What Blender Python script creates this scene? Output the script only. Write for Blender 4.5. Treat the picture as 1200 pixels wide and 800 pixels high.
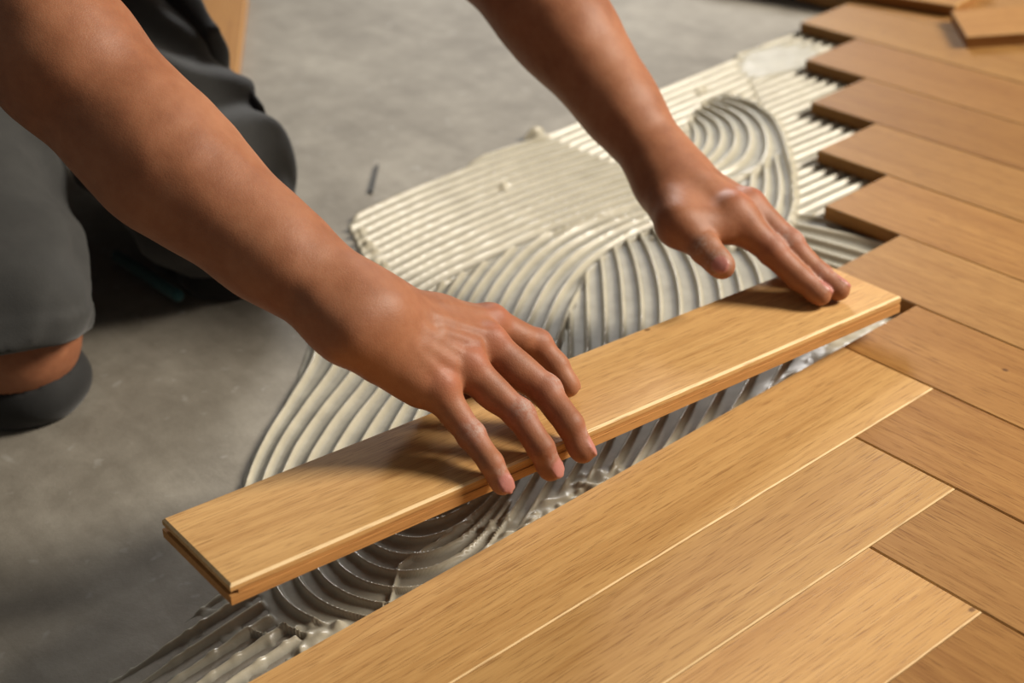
import bpy, bmesh, math, random
import numpy as np
from mathutils import Vector, Matrix

for _o in list(bpy.data.objects):
    bpy.data.objects.remove(_o)
scn = bpy.context.scene
COL = scn.collection

# ------------------------------------------------------------------ camera
W = 0.09            # plank width (m)
L = 0.60            # plank length (m)
CAM_POS = np.array([-0.8115752, -0.69298824, 0.64905938])
CAM_R = np.array([[0.7813097, -0.61750644, -0.09077964],      # right
                  [-0.37850054, -0.3531228, -0.85559431],     # down
                  [0.49627864, 0.70284428, -0.50962479]])     # forward
cam_data = bpy.data.cameras.new('camera')
cam = bpy.data.objects.new('camera', cam_data)
COL.objects.link(cam)
m = Matrix.Identity(4)
for i in range(3):
    m[i][0] = CAM_R[0][i]
    m[i][1] = -CAM_R[1][i]
    m[i][2] = -CAM_R[2][i]
    m[i][3] = CAM_POS[i]
cam.matrix_world = m
cam_data.sensor_fit = 'HORIZONTAL'
cam_data.sensor_width = 36.0
cam_data.lens = 1784.16 / 1200.0 * 36.0
cam_data.clip_start = 0.02
cam_data.dof.use_dof = True
cam_data.dof.focus_distance = 1.03
cam_data.dof.aperture_fstop = 5.0
scn.camera = cam

# ------------------------------------------------------------------ light
world = bpy.data.worlds.new('world')
scn.world = world
world.use_nodes = True
bg = world.node_tree.nodes['Background']
bg.inputs[0].default_value = (1.0, 0.95, 0.88, 1)
bg.inputs[1].default_value = 0.11

def window_light(name, az_deg, el_deg, dist, w, h, energy, color):
    """daylight entering through a window outside the picture"""
    az, el_ = math.radians(az_deg), math.radians(el_deg)
    d = Vector((math.cos(az) * math.cos(el_), math.sin(az) * math.cos(el_), math.sin(el_)))
    ld = bpy.data.lights.new(name, 'AREA')
    ld.shape = 'RECTANGLE'
    ld.size, ld.size_y = w, h
    ld.energy = energy
    ld.color = color
    o = bpy.data.objects.new(name, ld)
    COL.objects.link(o)
    o.location = Vector((0.0, 0.2, 0.0)) + d * dist
    o.rotation_euler = (-d).to_track_quat('-Z', 'Y').to_euler()
    return o


window_light('side_window_light', -36, 36, 3.2, 0.9, 1.0, 168.0, (1.0, 0.91, 0.78))
window_light('back_window_light', 50, 27, 3.6, 0.8, 1.0, 66.0, (1.0, 0.98, 0.95))

scn.view_settings.view_transform = 'Standard'
scn.view_settings.look = 'None'
scn.view_settings.gamma = 1.0
scn.view_settings.use_curve_mapping = False
scn.view_settings.exposure = 0.1


# ------------------------------------------------------------------ helpers
def tag(o, label=None, cat=None, group=None, kind=None):
    if label: o['label'] = label
    if cat: o['category'] = cat
    if group: o['group'] = group
    if kind: o['kind'] = kind
    return o


def link(name, mesh, mat=None, parent=None):
    o = bpy.data.objects.new(name, mesh)
    COL.objects.link(o)
    if mat is not None and mesh is not None and not mesh.materials:
        mesh.materials.append(mat)
        if name == 'wear_layer': mesh.materials.append(M_RAW)
    if parent is not None:
        o.parent = parent
    return o


def empty(name, loc=(0, 0, 0)):
    o = bpy.data.objects.new(name, None)
    o.empty_display_size = 0.02
    COL.objects.link(o)
    o.location = loc
    return o


def np_mesh(name, verts, faces, smooth=True):
    """verts (n,3) array, faces (m,3|4) int array"""
    me = bpy.data.meshes.new(name)
    nv, nf, k = len(verts), len(faces), faces.shape[1]
    me.vertices.add(nv)
    me.vertices.foreach_set('co', np.ascontiguousarray(verts, dtype=np.float32).ravel())
    me.loops.add(nf * k)
    me.loops.foreach_set('vertex_index', np.ascontiguousarray(faces, dtype=np.int32).ravel())
    me.polygons.add(nf)
    me.polygons.foreach_set('loop_start', np.arange(0, nf * k, k, dtype=np.int32))
    me.polygons.foreach_set('loop_total', np.full(nf, k, dtype=np.int32))
    me.polygons.foreach_set('use_smooth', np.full(nf, smooth, dtype=bool))
    me.update(calc_edges=True)
    me.validate()
    return me


def vattr(me, name, vals):
    a = me.attributes.new(name, 'FLOAT', 'POINT')
    a.data.foreach_set('value', np.ascontiguousarray(vals, dtype=np.float32))


def box_mesh(name, x0, x1, y0, y1, z0, z1, bev_top=0.0, bev_side=0.0):
    bm = bmesh.new()
    bmesh.ops.create_cube(bm, size=1.0)
    for v in bm.verts:
        v.co = Vector(((x0 + x1) / 2 + v.co.x * (x1 - x0), (y0 + y1) / 2 + v.co.y * (y1 - y0), (z0 + z1) / 2 + v.co.z * (z1 - z0)))
    if bev_top > 0:
        ed = [e for e in bm.edges if all(v.co.z > (z0 + z1) / 2 for v in e.verts)]
        bmesh.ops.bevel(bm, geom=ed, offset=bev_top, segments=1, affect='EDGES')
    for f in bm.faces:
        f.material_index = 1 if (bev_top > 0 and 0.2 < f.normal.z < 0.95) else 0
    me = bpy.data.meshes.new(name)
    bm.to_mesh(me)
    bm.free()
    return me


# value noise (deterministic, numpy)
_rs = np.random.RandomState(7)
_T = _rs.rand(64, 64, 64).astype(np.float32)


def vnoise(P, s):
    q = P * s
    i = np.floor(q).astype(np.int64)
    t = q - i
    t = t * t * (3 - 2 * t)
    i &= 63
    j = (i + 1) & 63
    x0, y0, z0, x1, y1, z1 = i[..., 0], i[..., 1], i[..., 2], j[..., 0], j[..., 1], j[..., 2]
    tx, ty, tz = t[..., 0], t[..., 1], t[..., 2]
    a = _T[x0, y0, z0] * (1 - tx) + _T[x1, y0, z0] * tx
    b = _T[x0, y1, z0] * (1 - tx) + _T[x1, y1, z0] * tx
    c = _T[x0, y0, z1] * (1 - tx) + _T[x1, y0, z1] * tx
    d = _T[x0, y1, z1] * (1 - tx) + _T[x1, y1, z1] * tx
    return (a * (1 - ty) + b * ty) * (1 - tz) + (c * (1 - ty) + d * ty) * tz - 0.5


# ------------------------------------------------------------------ node material helpers
class NT:
    def __init__(self, name):
        self.mat = bpy.data.materials.new(name)
        self.mat.use_nodes = True
        self.nt = self.mat.node_tree
        self.bsdf = self.nt.nodes['Principled BSDF']

    def n(self, t, **kw):
        nd = self.nt.nodes.new(t)
        for k, v in kw.items():
            setattr(nd, k, v)
        return nd

    def l(self, a, b):
        self.nt.links.new(a, b)

    def math(self, op, a, b=None, clamp=False):
        nd = self.n('ShaderNodeMath', operation=op)
        nd.use_clamp = clamp
        for i, v in enumerate((a, b)):
            if v is None: continue
            if isinstance(v, (int, float)): nd.inputs[i].default_value = v
            else: self.l(v, nd.inputs[i])
        return nd.outputs[0]

    def noise(self, vec, scale, detail=3.0, rough=0.5, dist=0.0):
        nd = self.n('ShaderNodeTexNoise')
        nd.inputs['Scale'].default_value = scale
        nd.inputs['Detail'].default_value = detail
        nd.inputs['Roughness'].default_value = rough
        nd.inputs['Distortion'].default_value = dist
        if vec is not None: self.l(vec, nd.inputs['Vector'])
        return nd.outputs['Fac']

    def ramp(self, fac, stops, interp='LINEAR'):
        nd = self.n('ShaderNodeValToRGB')
        nd.color_ramp.interpolation = interp
        el = nd.color_ramp.elements
        while len(el) < len(stops): el.new(0.5)
        for e, (p, c) in zip(el, stops):
            e.position = p
            e.color = (c, c, c, 1) if isinstance(c, (int, float)) else (*c, 1)
        self.l(fac, nd.inputs[0])
        return nd.outputs[0]

    def mix(self, fac, a, b, mode='MIX'):
        nd = self.n('ShaderNodeMix', data_type='RGBA', blend_type=mode)
        for i, v in ((0, fac), (6, a), (7, b)):
            if isinstance(v, (int, float)): nd.inputs[i].default_value = v
            elif isinstance(v, tuple): nd.inputs[i].default_value = (*v, 1)
            else: self.l(v, nd.inputs[i])
        return nd.outputs[2]

    def mapping(self, vec, scale):
        nd = self.n('ShaderNodeMapping')
        nd.inputs['Scale'].default_value = scale
        self.l(vec, nd.inputs['Vector'])
        return nd.outputs[0]

    def bump(self, height, strength, dist):
        nd = self.n('ShaderNodeBump')
        nd.inputs['Strength'].default_value = strength
        nd.inputs['Distance'].default_value = dist
        self.l(height, nd.inputs['Height'])
        self.l(nd.outputs[0], self.bsdf.inputs['Normal'])
        return nd

    def attr(self, name):
        nd = self.n('ShaderNodeAttribute')
        nd.attribute_name = name
        return nd.outputs['Fac']

    def set(self, **kw):
        for k, v in kw.items():
            i = self.bsdf.inputs[k]
            if hasattr(v, 'is_output') or hasattr(v, 'links'): self.l(v, i)
            else: i.default_value = (*v, 1) if isinstance(v, tuple) and len(v) == 3 and k not in ('Subsurface Radius',) else v


def mat_oak(name, light=(0.62, 0.375, 0.150), dark=(0.38, 0.190, 0.062), rough=0.48):
    t = NT(name)
    tc = t.n('ShaderNodeTexCoord').outputs['Object']
    oi = t.n('ShaderNodeObjectInfo')
    off = t.n('ShaderNodeVectorMath', operation='MULTIPLY_ADD')
    t.l(tc, off.inputs[0])
    off.inputs[1].default_value = (1, 1, 1)
    comb = t.n('ShaderNodeCombineXYZ')
    t.l(t.math('MULTIPLY', oi.outputs['Random'], 37.0), comb.inputs[0])
    t.l(t.math('MULTIPLY', oi.outputs['Random'], 11.3), comb.inputs[1])
    t.l(t.math('MULTIPLY', oi.outputs['Random'], 5.1), comb.inputs[2])
    t.l(comb.outputs[0], off.inputs[2])
    v = off.outputs[0]
    broad = t.noise(t.mapping(v, (1.6, 26, 26)), 1.0, 3.0, 0.55, 0.6)
    streak = t.noise(t.mapping(v, (5.0, 190, 190)), 1.0, 4.0, 0.6, 0.3)
    fine = t.noise(t.mapping(v, (46, 1150, 1150)), 1.0, 1.5, 0.6)
    mid = t.noise(t.mapping(v, (9, 480, 480)), 1.0, 3.0, 0.65)
    # cathedral rings: distorted bands across the width
    sep = t.n('ShaderNodeSeparateXYZ')
    t.l(v, sep.inputs[0])
    warp = t.noise(t.mapping(v, (3.2, 13, 13)), 1.0, 2.0, 0.5)
    ring = t.math('SINE', t.math('ADD', t.math('MULTIPLY', sep.outputs[1], 420.0), t.math('MULTIPLY', warp, 46.0)))
    ring = t.math('MULTIPLY', t.math('ADD', ring, 1.0), 0.5)
    f = t.math('ADD', t.math('MULTIPLY', broad, 0.60), t.math('MULTIPLY', streak, 0.40))
    f = t.math('ADD', f, t.math('MULTIPLY', ring, 0.07))
    f = t.math('ADD', f, t.math('MULTIPLY', t.math('SUBTRACT', mid, 0.5), 0.55))
    fac = t.ramp(f, [(0.30, 0.0), (0.86, 1.0)])
    c = t.mix(fac, light, dark)
    pores = t.ramp(fine, [(0.33, 1.0), (0.44, 0.0)])
    c = t.mix(t.math('MULTIPLY', pores, 0.55), c, (0.22, 0.10, 0.035))
    # scattered pin knots
    vo = t.n('ShaderNodeTexVoronoi')
    vo.inputs['Scale'].default_value = 1.0
    t.l(t.mapping(v, (9.0, 13.0, 0.0)), vo.inputs['Vector'])
    knot = t.ramp(vo.outputs['Distance'], [(0.016, 1.0), (0.032, 0.0)])
    c = t.mix(t.math('MULTIPLY', knot, 0.75), c, (0.10, 0.04, 0.015))
    c = t.mix(1.0, c, oi.outputs['Color'], 'MULTIPLY')
    t.l(c, t.bsdf.inputs['Base Color'])
    t.set(Roughness=rough)
    t.bsdf.inputs['Specular IOR Level'].default_value = 0.17
    t.bump(t.math('SUBTRACT', t.math('MULTIPLY', streak, 0.6), t.math('MULTIPLY', pores, 0.5)), 0.25, 0.0006)
    return t.mat


M_OAK = mat_oak('oak')
M_RAW = mat_oak('raw_oak_edge', (0.80, 0.60, 0.34), (0.62, 0.42, 0.20), 0.6)
M_CORE = mat_oak('oak_core', (0.50, 0.27, 0.10), (0.33, 0.16, 0.055), 0.6)


def mat_concrete():
    t = NT('concrete')
    v = t.n('ShaderNodeTexCoord').outputs['Object']
    a = t.noise(v, 3.0, 5, 0.6)
    b = t.noise(v, 22.0, 5, 0.65)
    s = t.noise(t.mapping(v, (26, 7, 9)), 1.0, 5, 0.65, 0.8)
    g = t.noise(v, 420.0, 2, 0.6)
    f = t.math('ADD', t.math('ADD', t.math('MULTIPLY', a, 0.45), t.math('MULTIPLY', b, 0.3)), t.math('MULTIPLY', s, 0.25))
    c = t.ramp(f, [(0.37, (0.160, 0.140, 0.110)), (0.5, (0.240, 0.217, 0.178)), (0.63, (0.335, 0.308, 0.258))])
    spots = t.ramp(t.noise(v, 60.0, 2, 0.5), [(0.66, 0.0), (0.74, 1.0)])
    c = t.mix(t.math('MULTIPLY', spots, 0.35), c, (0.42, 0.41, 0.38))
    t.l(c, t.bsdf.inputs['Base Color'])
    t.set(Roughness=0.72)
    t.bump(t.math('ADD', b, t.math('MULTIPLY', g, 0.25)), 0.35, 0.002)
    return t.mat


def mat_adhesive():
    t = NT('adhesive')
    v = t.n('ShaderNodeTexCoord').outputs['Object']
    th = t.attr('thickness')
    n1 = t.noise(v, 45.0, 4, 0.6)
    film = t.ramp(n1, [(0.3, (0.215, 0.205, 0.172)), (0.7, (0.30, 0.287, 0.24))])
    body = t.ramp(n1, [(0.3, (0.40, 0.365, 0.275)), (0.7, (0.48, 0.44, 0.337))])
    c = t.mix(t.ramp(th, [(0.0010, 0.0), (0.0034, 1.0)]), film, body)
    t.l(c, t.bsdf.inputs['Base Color'])
    t.l(t.ramp(th, [(0.0010, 0.62), (0.0036, 0.30)]), t.bsdf.inputs['Roughness'])
    t.l(t.ramp(th, [(0.0010, 0.10), (0.0036, 0.45)]), t.bsdf.inputs['Specular IOR Level'])
    t.bump(t.noise(v, 300.0, 3, 0.6), 0.10, 0.0012)
    return t.mat


def mat_skin():
    t = NT('skin')
    v = t.n('ShaderNodeTexCoord').outputs['Object']
    a = t.noise(v, 14.0, 4, 0.55)
    b = t.noise(v, 90.0, 4, 0.6)
    c = t.ramp(t.math('ADD', t.math('MULTIPLY', a, 0.65), t.math('MULTIPLY', b, 0.35)),
               [(0.33, (0.235, 0.086, 0.040)), (0.5, (0.305, 0.121, 0.058)), (0.68, (0.365, 0.160, 0.083))])
    c = t.mix(t.math('MULTIPLY', t.attr('red'), 0.45), c, (0.37, 0.100, 0.055))
    dn = t.ramp(t.noise(v, 260.0, 3, 0.6), [(0.42, 0.25), (0.6, 1.0)])
    c = t.mix(t.math('MULTIPLY', t.math('MULTIPLY', t.attr('dust'), dn), 0.55), c, (0.48, 0.41, 0.37))
    c = t.mix(t.attr('nail'), c, (0.44, 0.18, 0.15))
    t.l(c, t.bsdf.inputs['Base Color'])
    rough = t.ramp(t.attr('nail'), [(0.0, 0.52), (1.0, 0.32)])
    t.l(rough, t.bsdf.inputs['Roughness'])
    t.bsdf.inputs['Subsurface Weight'].default_value = 0.12
    t.bsdf.inputs['Subsurface Radius'].default_value = (1.0, 0.35, 0.2)
    t.bsdf.inputs['Subsurface Scale'].default_value = 0.004
    t.bsdf.inputs['Specular IOR Level'].default_value = 0.34
    vo = t.n('ShaderNodeTexVoronoi', feature='DISTANCE_TO_EDGE')
    vo.inputs['Scale'].default_value = 520.0
    t.l(v, vo.inputs['Vector'])
    cell = t.ramp(vo.outputs['Distance'], [(0.0, 0.0), (0.12, 1.0)])
    h = t.math('ADD', t.math('MULTIPLY', cell, 0.28), t.math('MULTIPLY', t.noise(v, 240.0, 3, 0.6), 1.0))
    ph = t.math('ADD', t.math('MULTIPLY', t.attr('fold_x'), 3300.0), t.math('MULTIPLY', t.noise(v, 160.0, 2, 0.5), 5.0))
    cr = t.math('POWER', t.math('ABSOLUTE', t.math('SINE', ph)), 0.5)
    h = t.math('ADD', h, t.math('MULTIPLY', t.math('MULTIPLY', cr, t.attr('fold_mask')), 1.6))
    t.bump(h, 0.22, 0.0008)
    return t.mat


def mat_cloth(name, c0, c1, rough=0.85):
    t = NT(name)
    v = t.n('ShaderNodeTexCoord').outputs['Object']
    a = t.noise(v, 30.0, 4, 0.6)
    w = t.noise(t.mapping(v, (900, 900, 900)), 1.0, 2, 0.5)
    t.l(t.ramp(a, [(0.3, c0), (0.7, c1)]), t.bsdf.inputs['Base Color'])
    t.set(Roughness=rough)
    t.bsdf.inputs['Sheen Weight'].default_value = 0.15
    t.bump(w, 0.3, 0.0008)
    return t.mat


M_CONC = mat_concrete()
M_ADH = mat_adhesive()
M_SKIN = mat_skin()
M_SHORTS = mat_cloth('grey_work_cloth', (0.022, 0.022, 0.021), (0.034, 0.034, 0.032))
M_POCKET = mat_cloth('dark_pocket_cloth', (0.014, 0.014, 0.015), (0.022, 0.022, 0.022))
M_SHIRT = mat_cloth('dark_shirt_cloth', (0.03, 0.032, 0.038), (0.045, 0.047, 0.055))
M_RUBBER = mat_cloth('black_rubber', (0.003, 0.003, 0.003), (0.006, 0.006, 0.006), 0.8)
M_TEAL = mat_cloth('teal_trim', (0.01, 0.07, 0.075), (0.015, 0.09, 0.095), 0.7)
M_HAIR = mat_cloth('brown_hair', (0.02, 0.012, 0.007), (0.04, 0.024, 0.014), 0.6)

# ------------------------------------------------------------------ setting: slab and parquet
Z_SLAB = -0.018
T = 0.014
slab = box_mesh('floor', -3.5, 4.0, -3.5, 4.0, Z_SLAB - 0.12, Z_SLAB)
floor = link('floor', slab, M_CONC)
tag(floor, 'bare grey concrete floor slab under the parquet', None, None, 'structure')

GAP = 0.0003
def plank_mesh(name, bev=0.0009):
    # long box with chamfered top edges and a groove line along the flanks
    me = box_mesh(name, -L / 2 + GAP, L / 2 - GAP, -W / 2 + GAP, W / 2 - GAP, -T, 0.0, bev)
    return me

PLANK = plank_mesh('plank')
PLANK.materials.append(M_OAK)
PLANK.materials.append(M_RAW)
parquet = empty('parquet_floor', (0, 0, 0))
tag(parquet, 'laid oak herringbone parquet floor', None, None, 'structure')
rnd = random.Random(5)

def lay(cx, cy, rz, tint):
    o = link('plank', PLANK, None, parquet)
    o.location = (cx, cy, rnd.uniform(-0.0002, 0.0001))
    o.rotation_euler = (0, 0, rz)
    o.color = (*tint, 1)
    return o

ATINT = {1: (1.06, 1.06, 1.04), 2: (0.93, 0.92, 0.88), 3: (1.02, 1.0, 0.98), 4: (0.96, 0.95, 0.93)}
B_SHEEN_TINT = {-5: (0.56, 0.50, 0.40), -4: (0.54, 0.46, 0.36), -3: (0.51, 0.43, 0.32), -2: (0.59, 0.52, 0.41), -1: (0.65, 0.56, 0.42),
         0: (0.69, 0.63, 0.52), 1: (0.64, 0.54, 0.40), 2: (0.67, 0.57, 0.43), 3: (0.64, 0.56, 0.45), 4: (0.58, 0.48, 0.34)}  # same oak: plank variation plus the grain's dimmer reflection put into the colour
for k in range(1, 15):          # planks running to the right edge of the zigzag
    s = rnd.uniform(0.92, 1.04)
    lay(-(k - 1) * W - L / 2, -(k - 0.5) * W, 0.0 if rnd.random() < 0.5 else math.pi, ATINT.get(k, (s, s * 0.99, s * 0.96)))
for k in range(-9, 15):         # the planks across, tint darkened to stand in for their weaker sheen
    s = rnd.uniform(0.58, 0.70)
    lay(-(k - 1.5) * W, -(k - 1) * W - L / 2, math.pi / 2 * (1 if rnd.random() < 0.5 else -1), B_SHEEN_TINT.get(k, (s, s * 0.91, s * 0.80)))
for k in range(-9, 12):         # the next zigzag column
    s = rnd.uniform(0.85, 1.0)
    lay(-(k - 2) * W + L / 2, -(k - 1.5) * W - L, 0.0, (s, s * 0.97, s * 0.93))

# ------------------------------------------------------------------ adhesive bed (trowelled heightfield)
ADH = {
 'back': (2, -0.036, 0.452, [3.441, -12.917, 0.683, -0.162, 0.528, -1.726],
   [(-138, 527), (-120, 535), (-91, 543), (-24, 547), (47, 550), (111, 554), (140, 559), (139, 546), (217, 549), (308, 549), (419, 548), (499, 548), (545, 548), (582, 539), (629, 518), (383, 308), (91, 167), (-47, 247), (-157, 333), (-179, 357), (-175, 433)]),
 'farright': (1, 0.241, 0.244, [1.542, -13.145, -0.591],
   [(446, 560), (545, 548), (582, 539), (629, 518), (383, 308), (285, 192), (197, 98), (184, 88), (167, 212), (253, 292), (320, 385)]),
 'lowright': (2, 0.135, 0.140, [1.635, -2.022, -2.228, -11.079, 1.004, 9.32],
   [(162, 215), (176, 202), (182, 181), (208, 106), (179, 69), (111, 28), (-10, 15), (-19, 64), (45, 145), (105, 176)]),
 'sweep': (3, -0.050, 0.295, [2.843, -10.817, -0.65, -6.908, 4.884, -3.581, 11.335, -4.032, -9.078, -0.811],
   [(-168, 345), (-117, 354), (-91, 355), (-52, 358), (-18, 355), (29, 347), (88, 331), (147, 338), (200, 355), (170, 266), (79, 279), (57, 288), (10, 288), (-37, 270), (-99, 224), (-158, 173), (-189, 148), (-257, 220), (-269, 291)]),
 'loop': (3, 0.265, 0.369, [2.483, -9.005, -1.171, 9.586, 8.714, 12.115, 14.034, 4.795, -17.391, -0.175],
   [(201, 394), (248, 435), (287, 463), (325, 475), (348, 467), (343, 425), (322, 375), (295, 336), (240, 276), (170, 209), (110, 170), (80, 179), (87, 276), (107, 309)]),
 'hook': (2, 0.187, 0.253, [1.517, -10.491, 0.173, 8.588, -0.807, 6.964],
   [(165, 286), (210, 300), (239, 307), (276, 321), (240, 278), (175, 213), (130, 182), (114, 188), (135, 246)]),
 'upright': (3, -0.050, 0.198, [2.46, -8.035, 0.172, -2.382, 9.348, 3.624, 1.496, -0.785, 1.474, 1.399],
   [(-99, 224), (-37, 270), (10, 288), (57, 288), (79, 279), (107, 226), (118, 161), (73, 115), (41, 61), (-48, 55), (-148, 69), (-243, 82), (-232, 138), (-180, 158), (-147, 181)]),
 'gap': (2, -0.189, 0.035, [0.528, -11.631, 4.512, 6.571, 4.566, -1.344],
   [(-322, 85), (-277, 101), (-224, 105), (-176, 98), (-131, 87), (-62, 70), (11, 62), (149, 31), (92, -14), (-20, 7), (-170, 7), (-273, 6), (-339, 3), (-374, 11)]),
 'left': (3, -0.344, 0.240, [3.427, -10.118, -0.525, 5.44, 6.562, 1.065, 9.695, -3.055, -12.517, 8.76],
   [(-446, 195), (-436, 216), (-407, 246), (-375, 270), (-347, 296), (-327, 313), (-286, 360), (-255, 382), (-248, 310), (-231, 231), (-243, 168), (-325, 103), (-388, 79), (-481, 79), (-494, 104), (-491, 140)]),
 'uturn': (3, -0.426, 0.055, [4.719, 2.678, -15.784, -1.003, 11.957, 16.643, -1.077, -6.857, 39.499, -15.553],
   [(-505, 102), (-475, 124), (-418, 123), (-346, 117), (-293, 102), (-279, 79), (-332, 16), (-411, 4), (-466, 4), (-489, 21), (-502, 44), (-503, 70)]),
 'trail': (1, -0.549, 0.071, [2.0, -12.689, 1.546],
   [(-615, 81), (-609, 86), (-585, 91), (-556, 98), (-517, 111), (-498, 108), (-494, 91), (-499, 69), (-502, 44), (-496, 21), (-541, 10), (-591, -3), (-642, 45)]),
}

def poly_sd(X, Y, poly):
    """signed distance to polygon, positive inside (metres)"""
    P = np.array(poly, float) / 1000.0
    d = np.full(X.shape, 1e9)
    ins = np.zeros(X.shape, bool)
    n = len(P)
    for i in range(n):
        a, b = P[i], P[(i + 1) % n]
        e = b - a
        wx, wy = X - a[0], Y - a[1]
        t = np.clip((wx * e[0] + wy * e[1]) / (e @ e + 1e-12), 0, 1)
        d = np.minimum(d, (wx - e[0] * t) ** 2 + (wy - e[1] * t) ** 2)
        c = ((a[1] <= Y) & (b[1] > Y)) | ((b[1] <= Y) & (a[1] > Y))
        xi = a[0] + (Y - a[1]) / (e[1] if abs(e[1]) > 1e-9 else 1e-9) * e[0]
        ins ^= c & (X < xi)
    return np.where(ins, 1, -1) * np.sqrt(d)


def adhesive():
    st = 0.00125
    xs = np.arange(-0.66, 0.70, st)
    ys = np.arange(-0.035, 0.60, st)
    X, Y = np.meshgrid(xs, ys)
    P3 = np.stack([X * 0.86 - Y * 0.51, X * 0.51 + Y * 0.86, np.full_like(X, 0.013)], -1)
    nA = vnoise(P3, 40)          # 25 mm
    nB = vnoise(P3 + 3.3, 130)   # 8 mm
    nC = vnoise(P3 + 9.1, 420)   # 2.4 mm
    nL = vnoise(P3 + 1.7, 14)
    H = np.full(X.shape, -0.004)
    #        height  crest  film   soft  berm  jag
    S = {'back': (0.0062, 0.165, 0.0008, 0.004, 0.0, 0.003), 'farright': (0.0046, 0.20, 0.0009, 0.004, 0.0, 0.002),
         'lowright': (0.0048, 0.20, 0.0009, 0.004, 0.002, 0.002), 'sweep': (0.0058, 0.120, 0.0009, 0.003, 0.0010, 0.002),
         'loop': (0.0056, 0.20, 0.0010, 0.003, 0.0025, 0.001), 'hook': (0.0056, 0.20, 0.0010, 0.003, 0.0022, 0.001),
         'upright': (0.0056, 0.100, 0.0008, 0.003, 0.0018, 0.002), 'gap': (0.0054, 0.11, 0.0008, 0.003, 0.0, 0.002),
         'left': (0.0056, 0.130, 0.0009, 0.003, 0.0, 0.004), 'uturn': (0.0055, 0.105, 0.0006, 0.003, 0.0008, 0.002),
         'trail': (0.0050, 0.15, 0.0002, 0.004, 0.0, 0.005)}
    for name, (deg, cx, cy, co, poly) in ADH.items():
        hgt, cw, film, soft, berm, jag = S[name]
        sd = poly_sd(X, Y, poly) + nA * jag + nB * jag * 0.5
        idx = sd > -0.012
        x, y = (X - cx) * 5, (Y - cy) * 5
        if name == 'back':
            x = np.minimum(x, 0.85)
        q = np.zeros_like(X)
        c = 0
        for i in range(deg + 1):
            for j in range(deg + 1 - i):
                q += co[c] * x ** i * y ** j
                c += 1
        q = q + nL * 0.10 + nA * 0.04
        fr = q - np.round(q)
        ridge = np.exp(-(np.abs(fr) / cw) ** 2.6)
        amp = hgt * (0.95 + nA * 0.14)
        if name == 'trail':
            amp = amp * np.clip((X + 0.64) / 0.09, 0.42, 1.0)
            ridge = np.exp(-(np.abs(fr) / (0.11 + 0.13 * np.clip((X + 0.60) / 0.10, 0, 1))) ** 2)
            amp = amp * np.clip(1.15 - 0.35 * np.maximum(0, 1.2 - q), 0.40, 1.15)
        h = film + nB * 0.0002 + amp * ridge
        if name == 'trail':
            h = h - 0.0010 + np.clip(nB * 0.004, 0, 0.0012)
        m_ = np.clip(sd / soft + 0.5, 0, 1)
        m_ = m_ * m_ * (3 - 2 * m_)
        H = H * (1 - m_) + h * m_
        if berm > 0:
            H = H + berm * np.exp(-(sd / 0.0035) ** 2) * (0.7 + nA * 1.4) * (H > 0)
    # smeared glue squeezed along the edge of the laid plank, with lumps
    def smear(cx, cy, rx, ry, h0, lump):
        d = np.sqrt(((X - cx) / rx) ** 2 + ((Y - cy) / ry) ** 2) + nA * 0.5
        m_ = np.clip((1.1 - d) / 0.35, 0, 1)
        return m_, h0 + nB * lump + nA * lump * 0.8
    for cx, cy, rx, ry, h0, lump in ((-0.487, 0.012, 0.026, 0.022, 0.0030, 0.0035), (-0.335, 0.006, 0.065, 0.012, 0.0030, 0.0040),
                                     (-0.275, 0.016, 0.050, 0.016, 0.0030, 0.0045), (0.03, 0.012, 0.11, 0.020, 0.0034, 0.0022),
                                     (0.46, 0.50, 0.06, 0.045, 0.0022, 0.0005), (0.09, 0.225, 0.02, 0.03, 0.004, 0.004)):
        m_, h = smear(cx, cy, rx, ry, h0, lump)
        H = H * (1 - m_) + np.maximum(h, H * 0.45) * m_
    # blobs and torn tips
    rs = np.random.RandomState(3)
    blobs = [(-0.142 - 0.0042 * i + rs.normal(0, 0.002), 0.495 - 0.0135 * i + rs.normal(0, 0.003), 0.0036, 0.0050) for i in range(10)]
    blobs += [(rs.uniform(-0.345, -0.22), rs.uniform(0.004, 0.034), rs.uniform(0.0022, 0.0042), rs.uniform(0.001, 0.003)) for _ in range(40)]
    blobs += [(rs.uniform(-0.515, -0.47), rs.uniform(0.0, 0.045), rs.uniform(0.0018, 0.0035), rs.uniform(0.001, 0.003)) for _ in range(22)]
    blobs += [(rs.uniform(0.04, 0.10), rs.uniform(0.20, 0.30), rs.uniform(0.002, 0.004), rs.uniform(0.002, 0.004)) for _ in range(12)]
    blobs += [(0.128, 0.548, 0.010, 0.008), (0.136, 0.562, 0.005, 0.010), (0.02, 0.47, 0.004, 0.004), (0.33, 0.50, 0.006, 0.004)]
    for bx, by, r, h in blobs:
        d2 = (X - bx) ** 2 + (Y - by) ** 2
        sel = d2 < (3 * r) ** 2
        H[sel] += np.where(H[sel] > -0.003, 1, 0) * h * np.exp(-d2[sel] / (r * r))
    # glue strings
    for (x0, y0, x1, y1) in ((-0.437, 0.012, -0.407, 0.043), (-0.407, 0.043, -0.340, 0.048), (-0.52, 0.062, -0.512, 0.045), (-0.44, 0.015, -0.452, -0.004)):
        e = np.array([x1 - x0, y1 - y0])
        t = np.clip(((X - x0) * e[0] + (Y - y0) * e[1]) / (e @ e), 0, 1)
        d2 = (X - x0 - e[0] * t) ** 2 + (Y - y0 - e[1] * t) ** 2
        H = np.maximum(H, np.where(d2 < 0.003 ** 2, 0.0048 * np.exp(-d2 / 0.0011 ** 2), -1) + np.where(d2 < 0.002 ** 2, np.maximum(H, 0) * 0.3, 0))
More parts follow.
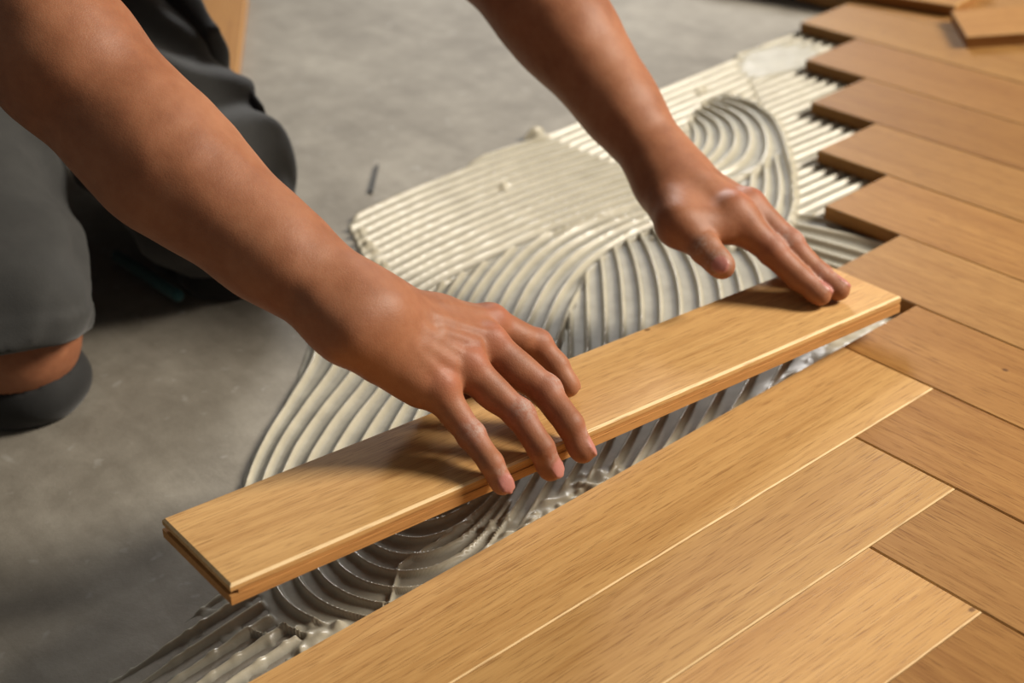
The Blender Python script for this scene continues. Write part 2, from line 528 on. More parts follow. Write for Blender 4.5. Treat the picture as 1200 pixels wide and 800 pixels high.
    # squeezed flat below the laid planks
    under = Y < np.maximum(0, np.floor(X / W) * W) + 0.0008
    near_x = np.maximum(0, np.floor((X + 0.0008) / W) * W)
    under |= Y < near_x + 0.0008
    H = np.where(under, np.minimum(H, 0.0034), H)
    keep = H > 0.00012
    fk = keep[:-1, :-1] | keep[1:, :-1] | keep[:-1, 1:] | keep[1:, 1:]
    # nothing far under the planks
    far = (Y < np.maximum(0, np.floor(X / W) * W) - 0.02)
    fk &= ~far[:-1, :-1]
    ids = np.arange(X.size).reshape(X.shape)
    q = np.stack([ids[:-1, :-1][fk], ids[:-1, 1:][fk], ids[1:, 1:][fk], ids[1:, :-1][fk]], 1)
    used = np.unique(q)
    remap = np.zeros(X.size, np.int64)
    remap[used] = np.arange(len(used))
    V = np.stack([X.ravel()[used], Y.ravel()[used], Z_SLAB + np.maximum(H.ravel()[used], -0.0015)], 1)
    me = np_mesh('adhesive_bed', V, remap[q])
    vattr(me, 'thickness', np.maximum(H.ravel()[used], 0))
    return me


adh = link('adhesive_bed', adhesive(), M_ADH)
tag(adh, 'cream parquet adhesive combed into curved trowel ridges on the concrete', 'adhesive', None, 'stuff')

# ------------------------------------------------------------------ the plank being laid
B_O = np.array([0.512, -0.2186, 0.378]) * W
B_YAW, B_PIT = -0.0108, -0.0869
B_U = np.array([math.cos(B_YAW) * math.cos(B_PIT), math.sin(B_YAW) * math.cos(B_PIT), math.sin(B_PIT)])
B_V = np.array([-math.sin(B_YAW), math.cos(B_YAW), 0.0])
B_N = np.cross(B_U, B_V)


def B(x, y, z):
    """board coordinates in mm (from its front right top corner) to world"""
    return B_O + (x * B_U + y * B_V + z * B_N) / 1000.0


held = empty('parquet_plank')
hm = Matrix.Identity(4)
for i in range(3):
    hm[i][0], hm[i][1], hm[i][2], hm[i][3] = B_U[i], B_V[i], B_N[i], B_O[i]
held.matrix_world = hm
tag(held, 'light oak parquet plank being lowered, held at both ends by two hands', 'plank')
top = link('wear_layer', box_mesh('wear_layer', -L, 0, 0, W, -0.0048, 0, 0.0016), M_OAK, held)
top.color = (1.10, 1.11, 1.12, 1)


def core_mesh():
    # core with a groove on the left end and far side, tongue lip low on the front
    bm = bmesh.new()
    def bx(x0, x1, y0, y1, z0, z1):
        r = bmesh.ops.create_cube(bm, size=1.0)
        for v in r['verts']:
            v.co = Vector(((x0 + x1) / 2 + v.co.x * (x1 - x0), (y0 + y1) / 2 + v.co.y * (y1 - y0), (z0 + z1) / 2 + v.co.z * (z1 - z0)))
    bx(-L + 0.005, -0.0006, 0.0003, W - 0.005, -0.0078, -0.0048)
    bx(-L - 0.0006, -0.0006, -0.0004, W, -0.0140, -0.0078)
    me = bpy.data.meshes.new('core_layer')
    bm.to_mesh(me)
    bm.free()
    return me


core = link('core_layer', core_mesh(), M_CORE, held)
core.color = (1.12, 1.08, 1.0, 1)


# ------------------------------------------------------------------ loose planks
def loose(corner, ang, length, z, label, tint):
    e = empty('parquet_plank', (corner[0], corner[1], z))
    e.rotation_euler = (0, 0, ang)
    tag(e, label, 'plank')
    a = link('wear_layer', box_mesh('wear_layer', 0, length, 0, W, 0.0102, 0.0142, 0.0008), M_OAK, e)
    b = link('core_layer', box_mesh('core_layer', 0.0008, length - 0.0008, 0.0006, W - 0.0006, 0, 0.0102), M_CORE, e)
    a.color = (*tint, 1)
    b.color = (*tint, 1)
    return e


loose((0.587, 0.330), math.radians(-41), L, 0.0002, 'loose oak plank lying on the finished parquet, nearest the top right corner', (0.68, 0.60, 0.50))
loose((0.558, 0.995), math.radians(-80), L, 0.0002, 'loose oak plank lying on the parquet behind the other loose plank', (0.68, 0.61, 0.52))
loose((-0.015, 0.965), math.radians(58.2), 0.35, Z_SLAB + 0.0002, 'single oak plank lying on the concrete behind the worker', (0.72, 0.62, 0.48))

# ------------------------------------------------------------------ implicit-surface modeller (used for the worker)
def rc(a, b, ra, rb, k=0.0):
    a, b = np.asarray(a, float), np.asarray(b, float)
    return ('c', a, b, ra, rb, k, (a + b) / 2, np.linalg.norm(b - a) / 2 + max(ra, rb))


def el(c, axes, r, k=0.0):
    """ellipsoid, axes = 3 unit vectors"""
    c = np.asarray(c, float)
    A = np.array([np.asarray(ax, float) / np.linalg.norm(ax) for ax in axes])
    return ('e', c, A, np.asarray(r, float), None, k, c, max(r))


def prim_eval(p, P):
    if p[0] == 'c':
        a, b, ra, rb = p[1:5]
        e = b - a
        t = np.clip(((P - a) @ e) / (e @ e + 1e-12), 0, 1)
        return np.linalg.norm(P - a - t[:, None] * e, axis=1) - (ra + (rb - ra) * t)
    c, A, r = p[1:4]
    q = (P - c) @ A.T
    k0 = np.linalg.norm(q / r, axis=1)
    k1 = np.linalg.norm(q / (r * r), axis=1)
    return k0 * (k0 - 1.0) / np.maximum(k1, 1e-9)


def smin(a, b, k):
    if k <= 0:
        return np.minimum(a, b)
    h = np.maximum(k - np.abs(a - b), 0) / k
    return np.minimum(a, b) - h * h * k * 0.25


def chain_eval(prims, P, c=None, rb=0.0):
    d = None
    mg = 0.014 + 2.2 * max(p[5] for p in prims)
    for p in prims:
        if c is not None and np.linalg.norm(c - p[6]) - p[7] - rb > mg:
            continue
        v = prim_eval(p, P)
        d = v if d is None else smin(d, v, p[5])
    return np.full(len(P), 1.0) if d is None else d


def surface(fn, lo, hi, h, n=20):
    """sparse surface nets: fn(P, centre, radius) -> sdf"""
    lo, hi = np.asarray(lo, float), np.asarray(hi, float)
    nb = np.ceil((hi - lo) / (h * n)).astype(int)
    bi = np.stack(np.meshgrid(*[np.arange(k) for k in nb], indexing='ij'), -1).reshape(-1, 3)
    cen = lo + (bi + 0.5) * (h * n)
    rad = h * n * 0.5 * math.sqrt(3)
    dc = np.concatenate([fn(cen[i:i + 4096], None, 0.0) for i in range(0, len(cen), 4096)])
    bi, cen = bi[np.abs(dc) < rad * 1.5 + 0.014], cen[np.abs(dc) < rad * 1.5 + 0.014]
    g = np.arange(n + 1)
    loc = np.stack(np.meshgrid(g, g, g, indexing='ij'), -1).reshape(-1, 3)
    N = (nb * n + 2).astype(np.int64)
    key = lambda c: (c[..., 0] * N[1] + c[..., 1]) * N[2] + c[..., 2]
    keys, poss, quads = [], [], []
    offs = np.array([[i, j, k] for i in (0, 1) for j in (0, 1) for k in (0, 1)])
    pairs = [(a, b) for a in range(8) for b in range(a + 1, 8) if np.abs(offs[a] - offs[b]).sum() == 1]
    for b, c in zip(bi, cen):
        P = lo + (b * n + loc) * h
        F = fn(P, c, rad).reshape(n + 1, n + 1, n + 1)
        if F.min() > 0 or F.max() < 0:
            continue
        corn = np.stack([F[o[0]:n + o[0], o[1]:n + o[1], o[2]:n + o[2]] for o in offs], -1)
        act = (corn.min(-1) < 0) & (corn.max(-1) >= 0)
        idx = np.argwhere(act)
        if len(idx) == 0:
            continue
        cv = corn[act]
        acc = np.zeros((len(idx), 3))
        cnt = np.zeros(len(idx))
        for (a, d) in pairs:
            fa, fb = cv[:, a], cv[:, d]
            cr = (fa < 0) != (fb < 0)
            t = np.where(cr, fa / np.where(cr, fa - fb, 1), 0)
            acc += np.where(cr[:, None], offs[a] + t[:, None] * (offs[d] - offs[a]), 0)
            cnt += cr
        keys.append(key(b * n + idx + 1))
        poss.append(lo + (b * n + idx + acc / cnt[:, None]) * h)
        for ax in range(3):
            sl0 = [slice(0, n)] * 3
            sl1 = [slice(0, n)] * 3
            sl1[ax] = slice(1, n + 1)
            f0, f1 = F[tuple(sl0)], F[tuple(sl1)]
            cr = (f0 < 0) != (f1 < 0)
            e = np.argwhere(cr)
            if len(e) == 0:
                continue
            g0 = b * n + e + 1
            u, v = [(1, 2), (2, 0), (0, 1)][ax]
            du = np.zeros(3, int); du[u] = 1
            dv = np.zeros(3, int); dv[v] = 1
            q = np.stack([key(g0 - du - dv), key(g0 - dv), key(g0), key(g0 - du)], 1)
            flip = f0[cr] >= 0
            q[flip] = q[flip][:, ::-1]
            quads.append(q)
    keys = np.concatenate(keys)
    poss = np.concatenate(poss)
    quads = np.concatenate(quads)
    uk, first = np.unique(keys, return_index=True)
    V = poss[first]
    qi = np.searchsorted(uk, quads)
    ok = (qi < len(uk)).all(1)
    ok[ok] = (uk[qi[ok]] == quads[ok]).all(1)
    return V, qi[ok]


def unit(v):
    v = np.asarray(v, float)
    return v / np.linalg.norm(v)


# ------------------------------------------------------------------ the worker's joints (world, metres)
def hand(wrist, mcp, fingers, thumb, dorsal, wrist_side, web):
    """returns palm prims, list of finger prim lists, masks"""
    wrist = np.asarray(wrist, float)
    dorsal = unit(dorsal)
    palm, fl, nail, dust, red, fold = [], [], [], [], [], []
    side = unit(wrist_side)                       # pinky -> index
    wpt = [wrist + side * s for s in (0.015, 0.005, -0.005, -0.014)]
    for i, mc in enumerate(mcp):
        mc = np.asarray(mc, float)
        r1 = (0.0130, 0.0130, 0.0122, 0.0110)[i]
        palm.append(rc(wpt[i], mc - dorsal * 0.003, 0.0165, r1, 0.020))
        palm.append(rc(wpt[i] * 0.55 + mc * 0.45 - dorsal * 0.011, mc * 0.85 + wpt[i] * 0.15 - dorsal * 0.011, 0.0115, 0.0105, 0.014))
    # tendons and knuckles
    for i, mc in enumerate(mcp):
        mc = np.asarray(mc, float)
        w0 = wrist + dorsal * 0.0165 + side * (0.006 - 0.004 * i)
        mid = (w0 + mc) / 2 + dorsal * 0.0062
        palm.append(rc(mid, mc + dorsal * 0.0088, 0.0018, 0.0026, 0.006))
        palm.append(rc(mc + dorsal * 0.0030, mc + dorsal * 0.0040, 0.0098, 0.0098, 0.006))
        red.append((mc + dorsal * 0.012, 0.013))
    for i, f in enumerate(fingers):
        f = [np.asarray(q, float) for q in f]
        R = np.array([(0.0112, 0.0094, 0.0083, 0.0072), (0.0114, 0.0097, 0.0085, 0.0074), (0.0108, 0.0092, 0.0081, 0.0070), (0.0096, 0.0082, 0.0072, 0.0063)][i]) * (1.24 if web else 1.14)
        pr = [rc(f[0], f[1], R[0], R[1] * 0.96), rc(f[1], f[2], R[1] * 0.96, R[2] * 0.97, 0.003), rc(f[2], f[3], R[2] * 0.98, R[3], 0.003)]
        # dorsal direction of each phalanx
        def dn(a, b):
            ax = unit(b - a)
            d = dorsal - ax * (dorsal @ ax)
            bend = unit(f[1] - f[0]) - unit(f[3] - f[2])
            d2 = bend - ax * (bend @ ax)
            if np.linalg.norm(d2) > 0.25:
                d = d2
            return unit(d)
        d1, d2, d3 = dn(f[0], f[1]), dn(f[1], f[2]), dn(f[2], f[3])
        kd = unit(d1 + d2)
        sd = unit(np.cross(kd, f[2] - f[0]))
        pr.append(el(f[1] + kd * 0.0012, (sd, kd, np.cross(sd, kd)), (R[1] * 1.02, R[1] * 0.98, R[1] * 1.05), 0.003))
        pr.append(el((f[0] + f[1]) / 2 - d1 * 0.003, (unit(f[1] - f[0]), d1, np.cross(d1, unit(f[1] - f[0]))), (0.018, R[1] * 0.95, R[1] * 1.0), 0.004))
        ax = unit(f[3] - f[2])
        # fingertip pad and nail
        pr.append(el(f[3] - ax * 0.004 - d3 * 0.0012, (ax, d3, np.cross(d3, ax)), (0.0105, R[3] * 0.92, R[3] * 1.02), 0.003))
        nc = f[3] - ax * 0.0008 + d3 * (R[3] * 0.80)
        sx = np.cross(d3, ax)
        pr.append(el(nc, (ax, d3, sx), (0.0080, 0.0020, 0.0064), 0.0006))
        nail.append((nc, np.array([ax / 0.0084, d3 / 0.0040, sx / 0.0064])))
        red.append((nc - ax * 0.010, 0.008))
        dust.append((f[1] + kd * R[1] * 0.9, 0.0085))
        red.append((f[1] + kd * R[1] * 0.6, 0.014))
        dust.append((nc - ax * 0.009, 0.0055))
        fold.append((f[1] + kd * R[1] * 0.85, unit(f[2] - f[0]), 0.0085))
        fold.append((f[2] + d3 * R[2] * 0.85, ax, 0.0055))
        fl.append(pr)
    t = [np.asarray(q, float) for q in thumb]
    tr = (0.0170, 0.0128, 0.0118, 0.0096)
    palm.append(rc(t[0], t[1], tr[0], tr[1] * 1.12, 0.018))
    palm.append(rc(t[0] * 0.5 + wrist * 0.5, t[1], 0.0145, 0.0120, 0.016))
    palm.append(rc(t[1], (np.asarray(mcp[0]) * 0.5 + wrist * 0.2 + t[0] * 0.3), 0.0095, 0.0110, 0.018))
    if web:
        i0, i1 = np.asarray(fingers[0][0], float), np.asarray(fingers[0][1], float)
        palm.append(rc(t[1] * 0.55 + t[2] * 0.45, i0 * 0.62 + i1 * 0.38 - dorsal * 0.004, 0.0075, 0.0085, 0.018))
        palm.append(rc(t[1], i0 * 0.9 + i1 * 0.1 - dorsal * 0.004, 0.0100, 0.0105, 0.016))
    for (fa, fb, ta, tb) in ((1, 2, 0.92, 0.62), (2, 3, 0.90, 0.60), (2, 2, 0.60, 0.34), (1, 1, 0.62, 0.34)):
        pa = wrist + (np.asarray(mcp[fa]) * 0.5 + np.asarray(mcp[fb]) * 0.5 - wrist) * ta + dorsal * 0.0115
        pb = wrist + (np.asarray(mcp[fa]) * 0.35 + np.asarray(mcp[fb]) * 0.65 - wrist) * tb + dorsal * 0.0148
        palm.append(rc(pa - dorsal * 0.0006, pb - dorsal * 0.0008, 0.0016, 0.0018, 0.008))
    ax = unit(t[3] - t[2])
    td = t[4] if len(t) > 4 else dorsal
    td = unit(td - ax * (td @ ax))
    sx = np.cross(td, ax)
    tp = [rc(t[1], t[2], tr[1], tr[2] * 0.97), rc(t[2], t[3], tr[2], tr[3], 0.003), el(t[2] + td * 0.001, (ax, td, sx), (0.0115, 0.0105, 0.0112), 0.003),
          el(t[3] - ax * 0.005, (ax, td, sx), (0.0140, 0.0082, 0.0104), 0.004)]
    nc = t[3] + ax * 0.0005 + td * (tr[3] * 0.74)
    tp.append(el(nc, (ax, td, sx), (0.0082, 0.0020, 0.0070), 0.0008))
    nail.append((nc, np.array([ax / 0.0088, td / 0.0045, sx / 0.0072])))
    dust.append((nc - ax * 0.002, 0.009))
    dust.append((t[2] + td * 0.009, 0.007))
    fl.append(tp)
    fold.append((t[2] + td * 0.010, ax, 0.008))
    return palm, fl, nail, dust, red, fold


def arm(sh, elb, wr, side, dorsal, bow):
    sh, elb, wr = [np.asarray(q, float) for q in (sh, elb, wr)]
    side, dorsal = unit(side), unit(dorsal)
    ax = unit(wr - elb)
    s = unit(side - ax * (side @ ax))
    d = np.cross(s, ax)
    if d @ dorsal < 0: d = -d
    bow = np.asarray(bow, float)
    at = lambda t, a=0, b=0: elb + (wr - elb) * t + s * a + d * b + bow * math.sin(math.pi * min(max(t, 0.0), 1.0))
    k = 0.03
    pr = [rc(sh, elb, 0.056, 0.044), rc(elb, at(0.30), 0.041, 0.036, k),
          rc(at(0.05, 0.010), at(0.42, 0.010, 0.002), 0.034, 0.029, k), rc(at(0.05, -0.010), at(0.42, -0.009, -0.002), 0.033, 0.028, k),
          rc(at(0.30), at(0.72), 0.035, 0.027, k), rc(at(0.40, 0.010), at(1.0, 0.0125), 0.028, 0.0205, k), rc(at(0.40, -0.010), at(1.0, -0.0125), 0.027, 0.0200, k),
          el(at(0.93, -0.019, 0.010), (ax, d, s), (0.013, 0.009, 0.009), 0.012),       # ulna knob
          rc(at(0.86, 0.006, 0.012), at(1.03, 0.004, 0.012), 0.009, 0.009, 0.02),
          rc(at(-0.02, -0.010, 0.020), at(0.06, -0.014, 0.016), 0.026, 0.022, 0.03)]
    # flexor tendons and surface veins
    pr += [rc(at(0.55, 0.016, 0.016), at(0.80, 0.006, 0.021), 0.003, 0.0026, 0.010), rc(at(0.80, 0.006, 0.021), at(1.02, 0.010, 0.0175), 0.0026, 0.0022, 0.008),
           rc(at(0.18, 0.024, 0.018), at(0.55, 0.016, 0.016), 0.0035, 0.003, 0.010)]
    return pr


# right hand (nearer the camera): fingers hooked over the front edge of the plank
R_W = B(-453, 76.5, 98.7)
R_E = np.array([-0.469, 0.279, 0.323])
R_S = np.array([-0.50, 0.56, 0.55])
R_MCP = [B(-347, 82, 58), B(-365, 59, 57), B(-393, 46, 54), B(-419, 41, 49)]
R_F = [[B(-347, 82, 58), B(-316, 68, 36), B(-310, 54, 22), B(-307.5, 43, 10.4)],
       [B(-365, 59, 57), B(-343, 24, 27), B(-344, -3, 13.3), B(-341.5, -13, -3)],
       [B(-393, 46, 54), B(-375, 13, 26), B(-373, -8, 9), B(-368, -12, -7.5)],
       [B(-419, 41, 49), B(-411.5, 17, 22), B(-411, -4.5, 10.5), B(-407.5, -11, -3.5)]]
R_T = [B(-428, 92, 82), B(-388, 116, 48), B(-368, 111, 18), B(-352, 103, -4), B(0, 1000, 300) - B(0, 0, 0)]
R_SIDE = R_MCP[0] - R_MCP[3]
R_DOR = np.cross(R_MCP[1] - R_W, R_SIDE)
R_DOR = R_DOR if R_DOR[2] > 0 else -R_DOR
# left hand (farther): fingertips pressing the plank down
L_W = np.array([-0.033, 0.161, 0.113])
L_E = np.array([-0.033, 0.385, 0.275])
L_S = np.array([-0.12, 0.58, 0.56])
L_MCP = [B(-93, 101, 66), B(-73, 103, 64), B(-56, 112, 50), B(-46, 120, 38)]
L_F = [[B(-93, 101, 66), B(-78.5, 69, 38), B(-69.5, 46, 20), B(-63.5, 29, 10.6)],
       [B(-73, 103, 64), B(-60.5, 68, 39), B(-52, 44, 20), B(-46, 26, 10.8)],
       [B(-56, 112, 50), B(-47, 88, 30), B(-41, 66, 15), B(-36, 50, 10.4)],
       [B(-46, 120, 38), B(-38, 104, 22), B(-33, 88, 12), B(-29, 76, 9.8)]]
L_T = [np.array([-0.060, 0.140, 0.112]), np.array([-0.081, 0.098, 0.107]), np.array([-0.082, 0.068, 0.0955]), np.array([-0.083, 0.050, 0.0875]), np.array([-0.6, -0.4, 0.55])]
L_SIDE = L_MCP[0] - L_MCP[3]
L_DOR = np.cross(L_MCP[1] - L_W, L_SIDE)
L_DOR = L_DOR if L_DOR[2] > 0 else -L_DOR

limbs = []
for (w, e, s, mcp, fi, th, sd_, do) in ((R_W, R_E, R_S, R_MCP, R_F, R_T, R_SIDE, R_DOR), (L_W, L_E, L_S, L_MCP, L_F, L_T, L_SIDE, L_DOR)):
    palm, fl, nl, du, re, fo = hand(w, mcp, fi, th, do, sd_, w is L_W)
    limbs.append((arm(s, e, w, sd_, do, (-0.0072, 0.0013, -0.0052) if w is R_W else (0.0047, -0.0037, -0.0005)), palm, fl, nl, du, re, (w, e, s), fo))


def limb_fn(lb):
    a, palm, fl = lb[0], lb[1], lb[2]

    def fn(P, c, r):
        da = chain_eval(a, P, c, r)
        dp = chain_eval(palm, P, c, r)
        df = None
        for f_ in fl:
            v = chain_eval(f_, P, c, r)
            df = v if df is None else smin(df, v, 0.0012)
        d = smin(smin(da, dp, 0.022), df, 0.006)
        return d + vnoise(P, 55.0) * 0.0012
    return fn


# trunk, head and legs
PEL = np.array([-0.335, 0.80, 0.24])
CHEST = np.array([-0.31, 0.60, 0.50])
NECK = np.array([-0.305, 0.53, 0.62])
HEAD = np.array([-0.300, 0.445, 0.715])
R_K, L_K = np.array([-0.505, 0.448, 0.046]), np.array([-0.275, 0.515, 0.055])
R_H, L_H = np.array([-0.435, 0.79, 0.22]), np.array([-0.285, 0.83, 0.23])
R_A, L_A = np.array([-0.47, 0.84, 0.045]), np.array([-0.25, 0.93, 0.045])
R_FT, L_FT = np.array([-0.46, 0.98, 0.02]), np.array([-0.245, 1.07, 0.02])
hf = unit([0.0, -0.72, -0.69])       # where the face looks
hu = unit([0.0, -0.69, 0.72])
hs = np.array([1.0, 0, 0])
trunk = [rc(PEL + [-0.05, 0, 0], CHEST + [-0.06, 0, 0], 0.115, 0.125), rc(PEL + [0.05, 0, 0], CHEST + [0.06, 0, 0], 0.115, 0.125, 0.05),
         rc(CHEST, R_S, 0.085, 0.062, 0.06), rc(CHEST, L_S, 0.085, 0.062, 0.06), rc(CHEST + [0, -0.02, 0.05], HEAD - hu * 0.06, 0.062, 0.055, 0.05)]
legs = []
for H_, K_, A_, F_ in ((R_H, R_K, R_A, R_FT), (L_H, L_K, L_A, L_FT)):
    legs += [rc(H_, K_ + [0, 0.03, 0.02], 0.085, 0.052, 0.05), rc(K_, K_ + [0, 0.03, 0.015], 0.047, 0.050, 0.03), rc(K_, A_, 0.047, 0.034, 0.02), rc(A_, F_, 0.034, 0.022, 0.02)]
headp = [el(HEAD + hu * 0.03, (hs, hf, hu), (0.076, 0.096, 0.100)), el(HEAD + hf * 0.030 - hu * 0.055, (hs, hf, hu), (0.056, 0.062, 0.060), 0.03),
         rc(HEAD + hf * 0.086 + hu * 0.012, HEAD + hf * 0.112 - hu * 0.022, 0.008, 0.0125, 0.012), el(HEAD + hf * 0.083 - hu * 0.056, (hs, hf, hu), (0.024, 0.010, 0.007), 0.008),
         el(HEAD + hf * 0.083 - hu * 0.068, (hs, hf, hu), (0.020, 0.010, 0.007), 0.006), rc(HEAD + hf * 0.088 + hu * 0.030 - hs * 0.045, HEAD + hf * 0.088 + hu * 0.030 + hs * 0.045, 0.009, 0.009, 0.015)]
for s in (-1, 1):
    headp += [el(HEAD + hs * s * 0.078 - hf * 0.006 - hu * 0.005, (unit(hs * s + hf * 0.3), hf, hu), (0.008, 0.019, 0.032), 0.008),
              el(HEAD + hs * s * 0.031 + hf * 0.080 + hu * 0.010, (hs, hf, hu), (0.013, 0.010, 0.009), 0.003)]


def body_fn(P, c, r):
    return chain_eval(trunk + legs + headp, P, c, r)


verts, faces, nailv, dustv, redv, foldm, foldx = [], [], [], [], [], [], []
off = 0
for lb in limbs:
    pts = np.array([q[6] for q in lb[0] + lb[1]] + [lb[6][2], lb[6][1]])
    ext = np.array([p_ for f_ in lb[2] for q in f_ for p_ in (q[6],)])
    allp = np.vstack([pts, ext])
    V, Q = surface(limb_fn(lb), allp.min(0) - 0.075, allp.max(0) + 0.075, 0.0016)
    nv = np.zeros(len(V)); dv = np.zeros(len(V)); rv = np.zeros(len(V))
    for c_, A_ in lb[3]:
        r_ = np.linalg.norm((V - c_) @ A_.T, axis=1)
        nv = np.maximum(nv, np.clip((1.02 - r_) / 0.18, 0, 1))
    for c_, r_ in lb[4]:
        dv = np.maximum(dv, np.exp(-(np.linalg.norm(V - c_, axis=1) / r_) ** 2))
    for c_, r_ in lb[5]:
        rv = np.maximum(rv, np.exp(-(np.linalg.norm(V - c_, axis=1) / r_) ** 2))
    fm = np.zeros(len(V)); fx = np.zeros(len(V))
    for c_, a_, r_ in lb[7]:
        g_ = np.exp(-(np.linalg.norm(V - c_, axis=1) / r_) ** 2)
        fx = np.where(g_ > fm, (V - c_) @ a_, fx)
        fm = np.maximum(fm, g_)
    foldm.append(fm); foldx.append(fx)
    verts.append(V); faces.append(Q + off); nailv.append(nv); dustv.append(dv); redv.append(rv)
    off += len(V)
V, Q = surface(body_fn, (-0.75, 0.25, -0.03), (0.10, 1.2, 0.90), 0.006, 16)
verts.append(V); faces.append(Q + off)
for l_ in (nailv, dustv, redv, foldm, foldx): l_.append(np.zeros(len(V)))
me = np_mesh('person', np.concatenate(verts), np.concatenate(faces))
vattr(me, 'nail', np.concatenate(nailv)); vattr(me, 'dust', np.concatenate(dustv)); vattr(me, 'red', np.concatenate(redv)); vattr(me, 'fold_mask', np.concatenate(foldm)); vattr(me, 'fold_x', np.concatenate(foldx))
person = link('person', me, M_SKIN)
tag(person, 'kneeling worker in dark grey work shorts pressing a parquet plank down with both bare hands', 'person')


# ------------------------------------------------------------------ clothing
def plane_cut(d, P, p0, nrm):
    """keep the side the normal points away from"""
    return np.maximum(d, (P - p0) @ unit(nrm))


R_HEM_P = R_K + np.array([0.03, -0.02, 0.000])
R_HEM_N = unit(np.array([-0.25, -0.22, -0.94]))


def folds(P, axis, amp, s=1.0):
    q = P @ unit(axis)
    n_ = vnoise(P, 9.0 * s)
    return amp * np.sin((q * 62.0 * s) + n_ * 9.0) * (0.6 + vnoise(P + 5.0, 14.0) * 1.2) + vnoise(P, 26.0) * 0.006 + amp * 0.5 * np.sin(q * 190.0 + n_ * 22.0) * np.clip(vnoise(P + 2.0, 11.0) * 3.0 + 0.4, 0, 1)


def shorts_fn(P, c, r):
    hips = chain_eval([rc(R_H, L_H, 0.125, 0.125), rc(PEL, PEL + np.array([0, -0.05, 0.11]), 0.14, 0.13, 0.05)], P)
    rt = chain_eval([rc(R_H, R_K + [-0.006, 0.0, 0.022], 0.108, 0.072)], P) + folds(P, (0.2, -0.5, 0.9), 0.0085)
    hd = (P - R_HEM_P) @ R_HEM_N
    rt = rt - 0.0035 * np.clip((hd + 0.028) / 0.003, 0, 1)
    rt = -smin(-rt, -hd - vnoise(P, 16.0) * 0.012, 0.007)
    lt = chain_eval([rc(L_H, L_K + [-0.006, 0, 0.030], 0.104, 0.082), rc(L_K + [0, 0.0, 0.010], L_A + [0, 0, 0.015], 0.062, 0.055, 0.03)], P) + folds(P, (0.3, 0.6, 0.8), 0.0065)
    lt = np.maximum(lt, Z_SLAB + 0.004 - P[:, 2])
    d = smin(smin(rt, lt, 0.03), hips, 0.05)
    return d


V, Q = surface(shorts_fn, (-0.70, 0.28, -0.03), (0.02, 1.15, 0.50), 0.0040, 16)
shorts = link('work_shorts', np_mesh('work_shorts', V, Q), M_SHORTS, person)


def shirt_fn(P, c, r):
    d = chain_eval([rc(PEL + [-0.05, 0, 0.02], CHEST + [-0.06, 0, 0], 0.140, 0.142), rc(PEL + [0.05, 0, 0.02], CHEST + [0.06, 0, 0], 0.140, 0.142, 0.05),
                    rc(CHEST, R_S, 0.100, 0.080, 0.06), rc(CHEST, L_S, 0.100, 0.080, 0.06),
                    rc(R_S, R_S * 0.55 + R_E * 0.45, 0.078, 0.072, 0.04), rc(L_S, L_S * 0.55 + L_E * 0.45, 0.078, 0.072, 0.04)], P) + folds(P, (0.3, 0.5, 0.9), 0.004)
    for S_, E_ in ((R_S, R_E), (L_S, L_E)):
        p0 = S_ * 0.60 + E_ * 0.40
        near = np.linalg.norm(P - E_, axis=1) < 0.26
        d = np.where(near, np.maximum(d, (P - p0) @ unit(E_ - S_)), d)
    return np.maximum(d, (P - (NECK + hu * 0.01)) @ unit(HEAD - CHEST))


V, Q = surface(shirt_fn, (-0.72, 0.30, 0.02), (0.10, 1.05, 0.80), 0.0065, 16)
shirt = link('t_shirt', np_mesh('t_shirt', V, Q), M_SHIRT, person)


def hair_fn(P, c, r):
    d = chain_eval([el(HEAD + hu * 0.036 - hf * 0.010, (hs, hf, hu), (0.083, 0.098, 0.102))], P) + vnoise(P, 70.0) * 0.006
    return np.maximum(d, (P - (HEAD + hu * 0.045)) @ unit(hf * 0.75 - hu))


V, Q = surface(hair_fn, HEAD - 0.17, HEAD + 0.17, 0.004, 16)
hair = link('hair', np_mesh('hair', V, Q), M_HAIR, person)


# knee pads: a thick rubber cup under each knee
def pad_fn(K_, toward):
    def fn(P, c, r):
        base = np.array([K_[0], K_[1], Z_SLAB])
        ax = unit(np.array([toward[0], toward[1], 0]))
        sx = np.array([ax[1], -ax[0], 0])
        cup = chain_eval([el(base + ax * 0.050 + [0, 0, 0.018], (ax, sx, (0, 0, 1)), (0.100, 0.053, 0.034)),
                          el(base - ax * 0.010 + [0, 0, 0.022], (ax, sx, (0, 0, 1)), (0.032, 0.048, 0.034), 0.02)], P)
        cup = cup + vnoise(P, 40.0) * 0.003
        hollow = chain_eval([rc(K_, K_ + ax * 0.2, 0.049, 0.049)], P)
        cup = np.maximum(cup, -hollow)
        return np.maximum(cup, Z_SLAB + 0.0006 - P[:, 2])
    return fn


for K_, A_ in ((R_K, R_A), (L_K, L_A)):
    V, Q = surface(pad_fn(K_, A_ - K_), K_ - [0.16, 0.16, 0.09], K_ + [0.16, 0.22, 0.10], 0.004, 16)
    pad = link('knee_pad', np_mesh('knee_pad', V, Q), M_RUBBER, person)
    if K_ is L_K:
        a_ = []
        def rim(P, c, r):
            return chain_eval([rc(K_ + [-0.066, -0.02, -0.055], K_ + [-0.070, 0.10, -0.055], 0.006, 0.006)], P)
        V, Q = surface(rim, K_ - [0.1, 0.05, 0.09], K_ + [0.0, 0.14, 0.0], 0.002, 16)
        link('trim', np_mesh('trim', V, Q), M_TEAL, pad)

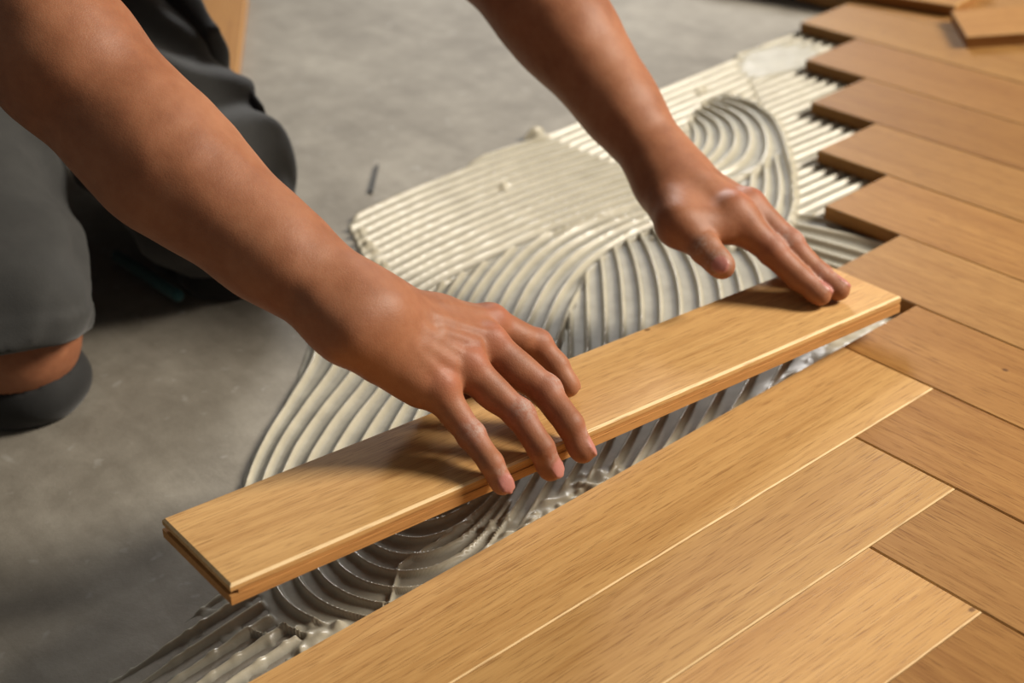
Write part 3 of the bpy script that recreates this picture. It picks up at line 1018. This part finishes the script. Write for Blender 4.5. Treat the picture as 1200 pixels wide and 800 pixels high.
# cargo pocket with flap on the outside of the left thigh
def pocket(p0, p1, out, w, name, flap):
    p0, p1 = np.asarray(p0, float), np.asarray(p1, float)
    ax = unit(p1 - p0)
    out = unit(np.asarray(out, float) - ax * (np.asarray(out, float) @ ax))
    sx = np.cross(ax, out)
    ln = np.linalg.norm(p1 - p0) / 2
    c0 = (p0 + p1) / 2
    def fn(P, c, r):
        q = np.stack([(P - c0) @ ax, (P - c0) @ out, (P - c0) @ sx], 1)
        h = np.array([ln, 0.010 if not flap else 0.007, w])
        e = np.abs(q) - h + 0.006
        d = np.linalg.norm(np.maximum(e, 0), axis=1) + np.minimum(e.max(1), 0) - 0.006
        return d + vnoise(P, 24.0) * 0.010
    V, Q = surface(fn, c0 - ln - w - 0.02, c0 + ln + w + 0.02, 0.0035, 16)
    return link(name, np_mesh(name, V, Q), M_POCKET, shorts)


_m = (L_H - L_K)
pocket(L_K + _m * 0.32 + [0.070, -0.02, 0.040], L_K + _m * 0.62 + [0.076, -0.02, 0.040], (1, 0, 0.2), 0.060, 'cargo_pocket', False)
pocket(L_K + _m * 0.56 + [0.083, -0.03, 0.050], L_K + _m * 0.68 + [0.087, -0.03, 0.050], (1, -0.1, 0.3), 0.064, 'pocket_flap', True)
pocket(L_K + _m * 0.08 + [0.070, -0.02, 0.036], L_K + _m * 0.20 + [0.074, -0.02, 0.036], (1, -0.1, 0.3), 0.045, 'pocket_flap', True)


# thin dark strip on the slab at the corner of the glue
bm = bmesh.new()
r_ = bmesh.ops.create_cube(bm, size=1.0)
for v_ in r_['verts']:
    tpr = 1.0 - 0.7 * max(0.0, v_.co.x)
    v_.co = Vector((v_.co.x * 0.070, v_.co.y * 0.0042 * tpr, (v_.co.z + 0.5) * 0.0030))
bmesh.ops.bevel(bm, geom=list(bm.edges), offset=0.0006, segments=1, affect='EDGES')
me = bpy.data.meshes.new('dark_strip')
bm.to_mesh(me)
bm.free()
dstrip = link('dark_strip', me, M_POCKET)
dstrip.location = (-0.055, 0.600, Z_SLAB + 0.0001)
dstrip.rotation_euler = (0, 0, math.radians(50))
tag(dstrip, 'thin dark strip lying on the concrete by the corner of the glue', 'dark_strip')
